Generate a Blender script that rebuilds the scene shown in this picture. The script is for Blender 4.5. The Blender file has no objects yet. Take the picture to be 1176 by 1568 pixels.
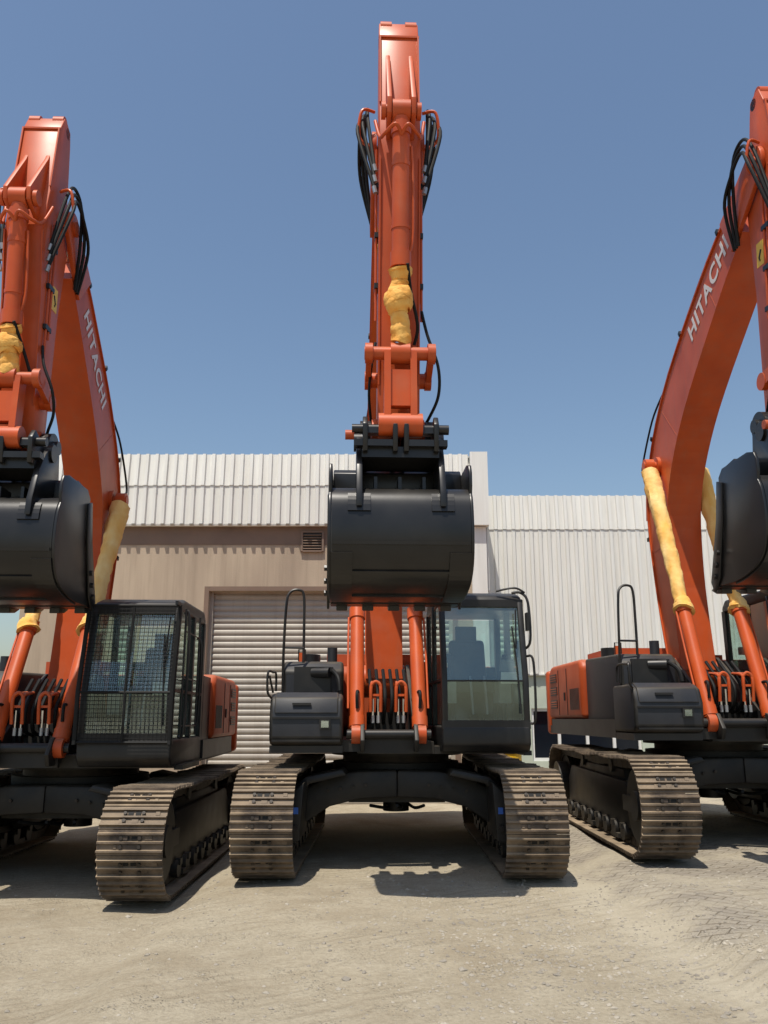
import bpy, bmesh, math, random
from mathutils import Vector, Matrix, Euler
random.seed(7)
scene=bpy.context.scene
R=math.radians

# ------------------------------------------------------------------ materials
def nt(name):
    m=bpy.data.materials.new(name); m.use_nodes=True
    n=m.node_tree.nodes; l=m.node_tree.links
    b=n['Principled BSDF']
    return m,n,l,b
def noise_mat(name,c1,c2,scale=6,rough=(.4,.6),metal=0,bump=0,bscale=60,detail=6,spec=.5,stretch=(1,1,1),lo=.35,hi=.65,dust=None,dustamt=.5,streak=0):
    m,n,l,b=nt(name)
    tc=n.new('ShaderNodeTexCoord'); mp=n.new('ShaderNodeMapping'); mp.inputs['Scale'].default_value=stretch
    l.new(tc.outputs['Object'],mp.inputs['Vector'])
    no=n.new('ShaderNodeTexNoise'); no.inputs['Scale'].default_value=scale; no.inputs['Detail'].default_value=detail
    l.new(mp.outputs[0],no.inputs['Vector'])
    mr=n.new('ShaderNodeMapRange'); mr.inputs[1].default_value=lo; mr.inputs[2].default_value=hi
    l.new(no.outputs['Fac'],mr.inputs[0])
    mx=n.new('ShaderNodeMix'); mx.data_type='RGBA'
    mx.inputs[6].default_value=(*c1,1); mx.inputs[7].default_value=(*c2,1)
    l.new(mr.outputs[0],mx.inputs[0])
    out=mx.outputs[2]
    rr=n.new('ShaderNodeMapRange'); rr.inputs[3].default_value=rough[0]; rr.inputs[4].default_value=rough[1]
    l.new(no.outputs['Fac'],rr.inputs[0])
    rout=rr.outputs[0]
    if streak:
        m5=n.new('ShaderNodeMapping'); m5.inputs['Scale'].default_value=(9,9,.35); l.new(tc.outputs['Object'],m5.inputs['Vector'])
        n5=n.new('ShaderNodeTexNoise'); n5.inputs['Scale'].default_value=1.0; n5.inputs['Detail'].default_value=7; n5.inputs['Roughness'].default_value=.7
        l.new(m5.outputs[0],n5.inputs['Vector'])
        r5=n.new('ShaderNodeMapRange'); r5.inputs[1].default_value=.48; r5.inputs[2].default_value=.75; r5.inputs[4].default_value=streak
        l.new(n5.outputs['Fac'],r5.inputs[0])
        x5=n.new('ShaderNodeMix'); x5.data_type='RGBA'; x5.inputs[7].default_value=(.17,.13,.09,1)
        l.new(r5.outputs[0],x5.inputs[0]); l.new(out,x5.inputs[6]); out=x5.outputs[2]
    if dust:
        ge=n.new('ShaderNodeNewGeometry'); sx=n.new('ShaderNodeSeparateXYZ'); l.new(ge.outputs['Normal'],sx.inputs[0])
        d=n.new('ShaderNodeMapRange'); d.inputs[1].default_value=.3; d.inputs[2].default_value=1.0
        l.new(sx.outputs[2],d.inputs[0])
        n2=n.new('ShaderNodeTexNoise'); n2.inputs['Scale'].default_value=3.5; n2.inputs['Detail'].default_value=8; l.new(tc.outputs['Object'],n2.inputs['Vector'])
        mu=n.new('ShaderNodeMath'); mu.operation='MULTIPLY'; l.new(d.outputs[0],mu.inputs[0]); l.new(n2.outputs['Fac'],mu.inputs[1])
        ad=n.new('ShaderNodeMath'); ad.operation='MULTIPLY_ADD'; ad.inputs[1].default_value=1.4*dustamt; 
        bs=n.new('ShaderNodeMapRange'); bs.inputs[1].default_value=.5; bs.inputs[2].default_value=.8; bs.inputs[4].default_value=.35*dustamt
        l.new(n2.outputs['Fac'],bs.inputs[0]); l.new(mu.outputs[0],ad.inputs[0]); l.new(bs.outputs[0],ad.inputs[2]); ad.use_clamp=True
        m2=n.new('ShaderNodeMix'); m2.data_type='RGBA'; m2.inputs[7].default_value=(*dust,1)
        l.new(ad.outputs[0],m2.inputs[0]); l.new(out,m2.inputs[6]); out=m2.outputs[2]
        r2=n.new('ShaderNodeMix'); r2.data_type='FLOAT'; r2.inputs[3].default_value=.85
        l.new(ad.outputs[0],r2.inputs[0]); l.new(rout,r2.inputs[2]); rout=r2.outputs[0]
    l.new(out,b.inputs['Base Color']); l.new(rout,b.inputs['Roughness'])
    b.inputs['Metallic'].default_value=metal
    b.inputs['Specular IOR Level'].default_value=spec
    if bump:
        nb=n.new('ShaderNodeTexNoise'); nb.inputs['Scale'].default_value=bscale; nb.inputs['Detail'].default_value=5
        l.new(tc.outputs['Object'],nb.inputs['Vector'])
        bp=n.new('ShaderNodeBump'); bp.inputs['Strength'].default_value=bump; bp.inputs['Distance'].default_value=.01
        l.new(nb.outputs['Fac'],bp.inputs['Height']); l.new(bp.outputs[0],b.inputs['Normal'])
    return m
DUST=(.34,.28,.20)
M={}
M['orange']=noise_mat('orange_paint',(.55,.088,.016),(.44,.064,.012),2.2,(.32,.48),dust=DUST,dustamt=.28,spec=.36,lo=.3,hi=.7,streak=.18)
M['oranged']=noise_mat('orange_paint_faded',(.47,.078,.018),(.39,.062,.015),3,(.36,.52),dust=DUST,dustamt=.3,spec=.35,streak=.2)
M['black']=noise_mat('black_paint',(.008,.008,.009),(.015,.0145,.0145),4,(.32,.5),dust=DUST,dustamt=.10,spec=.4)
M['bucket']=noise_mat('bucket_black_paint',(.006,.006,.0065),(.012,.012,.0125),2.5,(.26,.42),dust=DUST,dustamt=.05,spec=.45,lo=.3,hi=.7,bump=.06,bscale=7)
M['frame']=noise_mat('undercarriage_black',(.007,.007,.007),(.016,.014,.012),5,(.42,.62),dust=DUST,dustamt=.2,spec=.4)
M['grey']=noise_mat('dark_grey_plastic',(.016,.018,.023),(.022,.024,.030),4,(.42,.55),dust=DUST,dustamt=.09,bump=.05,bscale=300,spec=.4)
M['track']=noise_mat('track_shoe_steel',(.045,.032,.023),(.15,.11,.075),6,(.5,.75),metal=.2,bump=.5,bscale=40,dust=(.40,.305,.20),dustamt=.9)
M['chain']=noise_mat('track_chain_steel',(.02,.016,.012),(.05,.038,.029),9,(.5,.7),metal=.3,bump=.2)
M['hose']=noise_mat('rubber_hose',(.006,.006,.006),(.010,.010,.010),8,(.55,.7),spec=.25)
M['chrome']=noise_mat('chrome',(.6,.6,.6),(.55,.55,.55),8,(.12,.2),metal=1)
M['cloth']=noise_mat('yellow_cloth',(.86,.50,.13),(.76,.33,.05),7,(.75,.9),bump=1.0,bscale=24)
M['clothp']=noise_mat('pale_yellow_cloth',(.86,.60,.24),(.78,.42,.09),5,(.75,.9),bump=1.0,bscale=18,stretch=(1,1,.3))
M['white']=noise_mat('white_decal',(.75,.75,.73),(.68,.68,.66),8,(.4,.5))
M['letter']=noise_mat('lettering_decal',(.72,.66,.62),(.64,.58,.55),8,(.4,.5))
M['yellow']=noise_mat('yellow_label',(.8,.5,.03),(.75,.45,.02),8,(.4,.5))
M['blue']=noise_mat('blue_label',(.05,.16,.55),(.04,.13,.5),8,(.4,.5))
M['seat']=noise_mat('seat_fabric',(.035,.035,.038),(.05,.05,.055),30,(.8,.9))
M['trim']=noise_mat('cab_interior_trim',(.20,.22,.22),(.26,.28,.28),5,(.6,.7))
M['tank']=noise_mat('silver_paint',(.35,.36,.37),(.30,.31,.32),5,(.3,.4),metal=.6)
def glassmat(name,tint,refl,painted_refl=.2):
    m,n,l,b=nt(name); n.remove(b)
    o=n['Material Output']
    t=n.new('ShaderNodeBsdfTransparent'); t.inputs[0].default_value=(*tint,1)
    g=n.new('ShaderNodeBsdfGlossy'); g.inputs['Roughness'].default_value=.03; g.inputs[0].default_value=(.85,1,.95,1)
    f=n.new('ShaderNodeFresnel'); f.inputs[0].default_value=1.5
    a=n.new('ShaderNodeMath'); a.operation='MULTIPLY_ADD'; a.inputs[1].default_value=1.0; a.inputs[2].default_value=refl
    l.new(f.outputs[0],a.inputs[0])
    mx=n.new('ShaderNodeMixShader'); l.new(a.outputs[0],mx.inputs[0]); l.new(t.outputs[0],mx.inputs[1]); l.new(g.outputs[0],mx.inputs[2])
    d=n.new('ShaderNodeBsdfDiffuse'); d.inputs[0].default_value=(.40,.50,.46,1)  # greenish diffuse layer, a painted reflection over the pane
    no=n.new('ShaderNodeTexNoise'); no.inputs['Scale'].default_value=2.2; no.inputs['Detail'].default_value=6
    tc=n.new('ShaderNodeTexCoord'); l.new(tc.outputs['Object'],no.inputs['Vector'])
    mr=n.new('ShaderNodeMapRange'); mr.inputs[1].default_value=.35; mr.inputs[2].default_value=.75; mr.inputs[3].default_value=.04; mr.inputs[4].default_value=painted_refl
    l.new(no.outputs['Fac'],mr.inputs[0])
    m3=n.new('ShaderNodeMixShader'); l.new(mr.outputs[0],m3.inputs[0]); l.new(mx.outputs[0],m3.inputs[1]); l.new(d.outputs[0],m3.inputs[2])
    l.new(m3.outputs[0],o.inputs['Surface'])
    return m
M['glass']=glassmat('cab_glass',(.80,.95,.90),.12,.22)
M['lens']=glassmat('lamp_lens',(.6,.6,.62),.35)

# ------------------------------------------------------------------ builder
class B:
    def __init__(s):
        s.bm=bmesh.new(); s.mats=[]
    def mi(s,k):
        if k not in s.mats: s.mats.append(k)
        return s.mats.index(k)
    def _fin(s,verts,faces,mat,bev,seg=2,M4=None):
        i=s.mi(mat)
        if M4 is not None:
            for v in verts: v.co=M4@v.co
        for f in faces: f.material_index=i
        if bev>0:
            ed=list({e for f in faces for e in f.edges if len(e.link_faces)==2 and e.calc_face_angle(0)>.55})
            if ed: bmesh.ops.bevel(s.bm,geom=ed,offset=bev,segments=seg,affect='EDGES',clamp_overlap=True,profile=.5)
    def box(s,c,d,mat,bev=.008,rot=None,seg=2):
        x,y,z=d[0]/2,d[1]/2,d[2]/2
        vs=[s.bm.verts.new((a*x,b*y,e*z)) for a in(-1,1) for b in(-1,1) for e in(-1,1)]
        fs=[s.bm.faces.new([vs[k] for k in q]) for q in((0,1,3,2),(4,6,7,5),(0,4,5,1),(2,3,7,6),(0,2,6,4),(1,5,7,3))]
        T=Matrix.Translation(c)
        if rot: T=T@Euler(rot).to_matrix().to_4x4()
        s._fin(vs,fs,mat,bev,seg,T)
    def bb(s,x0,x1,y0,y1,z0,z1,mat,bev=.008,seg=2):
        s.box(((x0+x1)/2,(y0+y1)/2,(z0+z1)/2),(abs(x1-x0),abs(y1-y0),abs(z1-z0)),mat,bev,seg=seg)
    def prism(s,pts,x0,x1,mat,bev=.008,axis='x',seg=2):
        if axis=='x': f=lambda p,t:(t,p[0],p[1])
        elif axis=='y': f=lambda p,t:(p[0],t,p[1])
        else: f=lambda p,t:(p[0],p[1],t)
        a=[s.bm.verts.new(f(p,x0)) for p in pts]; b=[s.bm.verts.new(f(p,x1)) for p in pts]
        n=len(pts)
        fs=[s.bm.faces.new(a),s.bm.faces.new(b[::-1])]
        for i in range(n):
            j=(i+1)%n; fs.append(s.bm.faces.new((a[j],a[i],b[i],b[j])))
        bmesh.ops.recalc_face_normals(s.bm,faces=fs)
        s._fin(a+b,fs,mat,bev,seg)
    def cyl(s,p0,p1,r,mat,r1=None,seg=20,bev=0):
        p0=Vector(p0);p1=Vector(p1);d=p1-p0;L=d.length
        if r1 is None:r1=r
        q=d.to_track_quat('Z','Y').to_matrix().to_4x4()
        T=Matrix.Translation(p0)@q
        a=[s.bm.verts.new((r*math.cos(2*math.pi*i/seg),r*math.sin(2*math.pi*i/seg),0)) for i in range(seg)]
        b=[s.bm.verts.new((r1*math.cos(2*math.pi*i/seg),r1*math.sin(2*math.pi*i/seg),L)) for i in range(seg)]
        fs=[s.bm.faces.new(a[::-1]),s.bm.faces.new(b)]
        for i in range(seg):
            j=(i+1)%seg; fs.append(s.bm.faces.new((a[i],a[j],b[j],b[i])))
        s._fin(a+b,fs,mat,bev,1,T)
    def tube(s,pts,r,mat,seg=8,sub=6,radii=None,jit=0):
        P=[Vector(p) for p in pts]
        if sub>1 and len(P)>2:
            Q=[];RR=[]
            for i in range(len(P)-1):
                p0=P[max(i-1,0)];p1=P[i];p2=P[i+1];p3=P[min(i+2,len(P)-1)]
                for k in range(sub):
                    t=k/sub
                    Q.append(.5*((2*p1)+(-p0+p2)*t+(2*p0-5*p1+4*p2-p3)*t*t+(-p0+3*p1-3*p2+p3)*t**3))
                    if radii: RR.append(radii[i]*(1-t)+radii[i+1]*t)
            Q.append(P[-1])
            if radii: RR.append(radii[-1])
        else:
            Q=P; RR=list(radii) if radii else None
        rings=[];i0=s.mi(mat);up=None
        ph=[0.0]*seg
        for i,q in enumerate(Q):
            t=(Q[min(i+1,len(Q)-1)]-Q[max(i-1,0)]).normalized()
            if up is None:
                up=t.orthogonal().normalized()
            up=(up-t*up.dot(t)); 
            up=up.normalized() if up.length>1e-5 else t.orthogonal().normalized()
            sd=t.cross(up)
            rr=RR[i] if RR else r
            ring=[]
            for k in range(seg):
                a=2*math.pi*k/seg
                if jit: ph[k]=ph[k]*.75+random.uniform(-jit,jit)
                r2=rr*(1+ph[k])
                ring.append(s.bm.verts.new(q+up*(math.cos(a)*r2)+sd*(math.sin(a)*r2)))
            rings.append(ring)
        for i in range(len(rings)-1):
            for k in range(seg):
                j=(k+1)%seg
                f=s.bm.faces.new((rings[i][k],rings[i][j],rings[i+1][j],rings[i+1][k])); f.material_index=i0
        for f in (s.bm.faces.new(rings[0][::-1]),s.bm.faces.new(rings[-1])): f.material_index=i0
    def mesh(s,name,ang=35):
        bmesh.ops.recalc_face_normals(s.bm,faces=s.bm.faces[:])
        me=bpy.data.meshes.new(name); s.bm.to_mesh(me); s.bm.free()
        for k in s.mats: me.materials.append(M[k])
        me.shade_smooth(); me.set_sharp_from_angle(angle=R(ang))
        return me
def obj(name,me,parent=None,loc=(0,0,0),rot=(0,0,0)):
    o=bpy.data.objects.new(name,me); scene.collection.objects.link(o)
    o.location=loc;o.rotation_euler=rot
    if parent:o.parent=parent
    return o
def empty(name,loc=(0,0,0),rot=(0,0,0),parent=None):
    o=obj(name,None,parent,loc,rot); o.empty_display_size=.5; return o

# ------------------------------------------------------------------ tracks
TR=.47; TY=1.96; TZ=.53; TW=.6
def build_track():
    b=B(); 
    n=50
    half=TY*2; arc=math.pi*TR; per=2*half+2*arc
    for i in range(n):
        d=(i+.3)/n*per
        if d<half:
            y=-TY+d; z=TZ-TR; a=math.pi
        elif d<half+arc:
            t=(d-half)/TR; y=TY+TR*math.sin(t); z=TZ-TR*math.cos(t); a=math.pi-t
        elif d<2*half+arc:
            u=d-half-arc; y=TY-u; z=TZ+TR-.03*math.sin(math.pi*u/half)*abs(math.sin(2*math.pi*u/half*1.5)); a=0
        else:
            t=(d-2*half-arc)/TR; y=-TY-TR*math.sin(t); z=TZ+TR*math.cos(t); a=-t
        T=Matrix.Translation((random.uniform(-.002,.002),y,z))@Matrix.Rotation(-a+random.uniform(-.012,.012),4,'X')
        k0=len(b.bm.verts)
        L=per/n
        prof=[(-L*.53,0),(-L*.53,.012),(-L*.44,.014),(-L*.42,.042),(-L*.35,.042),(-L*.32,.014),(-L*.1,.014),(-L*.075,.038),(L*.0,.038),(L*.025,.014),(L*.24,.014),(L*.265,.038),(L*.34,.038),(L*.37,.012),(L*.47,.010),(L*.47,0)]
        b.prism(prof,-TW/2,TW/2,'track',0)
        for sx in(-.085,.085):
            for yy in (-.045,.03):
                b.cyl((sx,yy,.012),(sx,yy,.034),.018,'chain',seg=6)
        for sx in (-.035,.035):
            b.box((sx,L*.14,.0165),(.05,.03,.006),'hose',0)
        for q in range(3):
            sx=random.uniform(-.27,.27); w=random.uniform(.02,.07)
            b.box((sx,random.choice((-.045,.03)),.017),(w,.035,random.uniform(.006,.018)),'track',.004,seg=1)
        for sx in(-.11,.11):
            b.box((sx,0,-.055),(.05,L*.96,.10),'chain',0)
        b.bm.verts.ensure_lookup_table()
        for v in b.bm.verts[k0:]: v.co=T@v.co
    return b.mesh('track_shoes',30)
track_me=build_track()
def build_trackframe():
    b=B()
    b.prism([(-1.55,.25),(-1.62,.52),(-1.45,.74),(1.35,.78),(1.6,.6),(1.6,.28)],-.17,.17,'frame',.02)
    b.prism([(-1.3,.74),(-1.2,.86),(1.0,.86),(1.1,.74)],-.12,.12,'frame',.02)
    for s in(-1,1):
        b.cyl((s*.2,-TY,TZ),(-s*.2+s*.2,-TY,TZ),.38,'frame',seg=32,bev=.01)
        b.cyl((s*.06,-TY,TZ),(s*.2,-TY,TZ),.37,'frame',seg=32,bev=.015)
        b.cyl((s*.2,-TY,TZ),(s*.235,-TY,TZ),.15,'frame',seg=24,bev=.01)
        b.cyl((s*.05,TY,TZ),(s*.12,TY,TZ),.36,'frame',seg=32,bev=.015)
        b.cyl((s*.12,TY,TZ),(s*.27,TY,TZ),.27,'frame',seg=32,bev=.02)
        b.box((s*.21,-1.75,TZ),(.035,.5,.16),'frame',.01)
    for k in range(21):
        a=2*math.pi*k/21
        b.box((0,TY+.385*math.cos(a),TZ+.385*math.sin(a)),(.09,.05,.05),'chain',.008,rot=(a,0,0))
    for k in range(8):
        y=-1.35+k*.39
        b.cyl((-.21,y,.2),(.21,y,.2),.095,'frame',seg=18,bev=.008)
        b.cyl((-.14,y,.2),(.14,y,.2),.12,'frame',seg=18)
        b.box((0,y,.26),(.46,.09,.06),'frame',.01)
    for y in(-.75,.75):
        b.cyl((-.15,y,.88),(.15,y,.88),.075,'frame',seg=18,bev=.006)
    for y in (-1.0,.2,1.1):
        b.box((.0,y,.13),(.42,.3,.05),'frame',.008)
    return b.mesh('track_frame')
tframe_me=build_trackframe()
def build_carbody():
    b=B()
    b.cyl((0,0,.72),(0,0,1.04),.78,'frame',seg=48,bev=.01)
    b.cyl((0,0,1.0),(0,0,1.17),.66,'chain',seg=48,bev=.01)
    for s in(-1,1):
        for f in(-1,1):
            up=[(0,.98),(.45*s,.97),(.78*s,.92),(1.02*s,.79),(1.2*s,.60)]
            lo=[(1.2*s,.34),(1.0*s,.44),(.75*s,.60),(.42*s,.68),(0,.70)]
            b.prism(up+lo,f*1.12,f*.55,'frame',.025,axis='y')
            b.prism([(.55*s,.95),(.95*s,.86),(1.18*s,.64),(1.24*s,.60),(1.24*s,.72),(1.0*s,.93),(.6*s,1.01)],f*1.42,f*.85,'frame',.02,axis='y')
            b.prism([(.98*s,.90),(1.24*s,.70),(1.24*s,.26),(1.02*s,.32)],f*1.75,f*.9,'frame',.02,axis='y')
        b.box((s*1.06,-1.762,.62),(.05,.012,.065),'blue',0)
        b.cyl((s*1.06,-1.76,.45),(s*1.06,-1.80,.45),.03,'chain',seg=8)
        for q in range(4): b.cyl((s*(.35+.14*q),-1.125,.83-.02*q),(s*(.35+.14*q),-1.15,.83-.02*q),.018,'chain',seg=6)
    b.bb(-.55,.55,-.85,.85,.62,.7,'frame',.01)
    b.cyl((0,0,.45),(0,0,.62),.16,'frame',seg=20)
    for k in range(3):
        b.tube([(-.15+k*.12,-.3,.6),(-.1+k*.15,-.7,.55),(.3*(k-1),-1.0,.6)],.018,'hose')
    return b.mesh('undercarriage_frame')
car_me=build_carbody()

# ------------------------------------------------------------------ upper body (fixed)
def build_platform():
    b=B()
    b.bb(-1.40,-.45,-1.5,3.0,1.20,1.32,'frame',.015)
    b.bb(.35,1.36,-1.35,3.0,1.17,1.25,'frame',.015)
    b.bb(-.45,.35,-1.3,3.0,1.17,1.30,'frame',.01)
    b.cyl((0,0,1.12),(0,0,1.2),.8,'frame',seg=40)
    for x in(-.16-.31,-.16+.27):
        b.prism([(-1.62,1.2),(-1.68,1.32),(-1.55,1.48),(-1.35,1.52),(-.6,2.0),(-.25,2.2),(.05,2.18),(.5,1.3),(.5,1.2)],x,x+.045,'frame',.01)
    b.bb(-.50,.18,-1.45,-1.38,1.18,1.36,'frame',.01)
    b.cyl((-.62,-1.48,1.38),(.30,-1.48,1.38),.05,'black',seg=16,bev=.006)
    b.bb(-.38,.06,-.95,-.5,1.3,1.62,'frame',.02)
    for k in range(6):
        x=-.36+k*.08
        b.tube([(x,-.98,1.5),(x,-1.2,1.56),(x+.01,-1.25,1.8),(x,-.9,2.1)],.02,'hose')
    for k in range(4):
        x=(-.33,-.27,-.05,.01)[k]
        b.tube([(x,-1.36,1.56),(x,-1.37,1.76)],.013,'chrome',sub=1)
        b.cyl((x,-1.36,1.50),(x,-1.36,1.58),.02,'tank',seg=10)
        b.tube([(x,-1.36,1.5),(x,-1.30,1.42),(x+.03,-1.1,1.40)],.016,'hose')
    for x in(-.30,-.02):
        for dx in(-.055,.055):
            b.tube([(x+dx,-1.40,1.62),(x+dx,-1.43,1.84),(x+dx*.8,-1.38,1.92),(x+dx*.6,-1.1,1.95)],.018,'orange')
        b.tube([(x-.055,-1.42,1.80),(x-.05,-1.425,1.9),(x,-1.425,1.945),(x+.05,-1.425,1.9),(x+.055,-1.42,1.80)],.018,'orange')
        b.box((x,-1.40,1.80),(.12,.03,.025),'orange',.006)
    X0,X1=-1.44,-.66
    b.prism([(-1.60,1.27),(-1.67,1.33),(-1.69,1.60),(-1.62,1.76),(-1.50,1.81),(-.85,1.81),(-.85,1.27)],X0,X1,'grey',.035,seg=3)
    b.prism([(-1.705,1.60),(-1.635,1.765),(-1.5,1.825),(-1.2,1.83),(-1.2,1.62)],X0+.05,X1-.05,'grey',.015)
    b.bb(X0+.03,X1-.03,-1.702,-1.66,1.545,1.563,'black',.003)
    b.bb(X0+.03,X1-.03,-1.695,-1.6,1.31,1.33,'black',.003)
    b.bb(-.89,-.81,-1.717,-1.68,1.455,1.525,'lens',.004)
    b.bb(-.91,-.79,-1.708,-1.69,1.44,1.54,'black',.006)
    b.bb(-.885,-.815,-1.7105,-1.70,1.475,1.515,'white',.0)
    b.box((-1.1,-1.69,1.70),(.20,.03,.02),'black',.004)
    b.bb(X0,X1,-1.58,-.9,1.19,1.265,'black',.02)
    b.prism([(-.95,1.3),(-.98,2.08),(-.85,2.20),(.7,2.24),(.7,1.3)],-1.36,-.66,'grey',.04,seg=3)
    b.cyl((-.80,-.6,2.18),(-.80,-.6,2.38),.06,'grey',seg=20,bev=.02)
    b.cyl((-1.18,-.3,2.2),(-1.18,-.3,2.34),.045,'orange',seg=16,bev=.01)
    b.tube([(-1.22,-.32,2.24),(-1.22,-.32,2.38),(-1.14,-.32,2.38),(-1.14,-.32,2.24)],.01,'black',sub=1)
    b.cyl((-1.1,.3,2.2),(-1.1,.3,2.36),.13,'black',seg=24,bev=.03)
    b.box((-1.02,-.985,1.98),(.42,.06,.30),'black',.03)
    b.cyl((-1.02,-.98,2.06),(-.82,-1.06,2.06),.06,'black',seg=16,bev=.02)
    b.tube([(-.8,-1.0,2.1),(-.72,-1.15,2.0),(-.7,-1.2,1.85)],.025,'hose')
    b.box((-.86,-1.02,2.10),(.16,.05,.05),'black',.01)
    b.tube([(-1.36,-.95,1.84),(-1.36,-.99,2.3),(-1.34,-1.0,2.85),(-1.30,-.98,3.00),(-1.20,-.97,3.03),(-1.14,-.96,2.96),(-1.13,-.95,2.6),(-1.13,-.94,2.18)],.016,'black')
    b.tube([(-1.355,-.985,2.35),(-1.13,-.95,2.35)],.013,'black',sub=1)
    b.tube([(-1.43,-1.62,1.76),(-1.47,-1.66,1.83),(-1.47,-1.66,2.03),(-1.43,-1.5,2.04),(-1.43,-1.1,2.04),(-1.43,-1.05,1.85)],.013,'black')
    b.tube([(-1.42,-1.55,1.82),(-1.46,-1.6,2.0)],.012,'black',sub=1)
    b.bb(-1.43,-1.37,-.85,2.7,1.2,1.42,'black',.01)
    b.bb(1.33,1.39,.2,2.7,1.2,1.42,'black',.01)
    return b.mesh('swing_platform')
plat_me=build_platform()
def build_hood():
    b=B()
    for s in(-1,1):
        x0,x1=(s*.55,s*1.42)
        b.prism([(.75,1.42),(.75,2.15),(.85,2.25),(2.7,2.25),(2.9,2.12),(2.95,1.42)],x0,x1,'oranged',.07,seg=4)
        b.bb(s*1.405,s*1.428,1.60,1.612,1.48,2.16,'black',0)
        b.bb(s*1.405,s*1.428,2.15,2.162,1.48,2.16,'black',0)
        for k in range(3):
            z=1.58+k*.2
            b.bb(s*1.41,s*1.43,2.28,2.72,z,z+.13,'black',.006)
            for q in range(3):
                b.box((s*1.43,2.5,z+.03+.035*q),(.02,.42,.008),'oranged',0,rot=(0,s*.5,0))
        for k in range(8):
            b.bb(s*1.41,s*1.427,.9+k*.07,.93+k*.07,1.55,1.85,'black',.002)
        b.box((s*1.43,1.75,1.75),(.02,.03,.12),'black',.004)
    b.bb(-.6,.6,.7,2.9,1.3,2.30,'oranged',.05,seg=3)
    b.bb(-.9,.3,1.0,2.3,2.26,2.42,'oranged',.06,seg=3)
    b.cyl((.75,1.7,2.2),(.75,1.7,2.65),.06,'black',seg=20)
    pts=[(-1.42,2.96),(1.42,2.96),(1.42,3.1),(1.25,3.38),(.8,3.56),(0,3.62),(-.8,3.56),(-1.25,3.38),(-1.42,3.1)]
    b.prism(pts,1.18,2.2,'oranged',.06,axis='z',seg=3)
    b.bb(.5,1.36,.22,.74,1.28,2.2,'black',.04,seg=3)
    return b.mesh('engine_hood_and_counterweight')
hood_me=build_hood()

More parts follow.
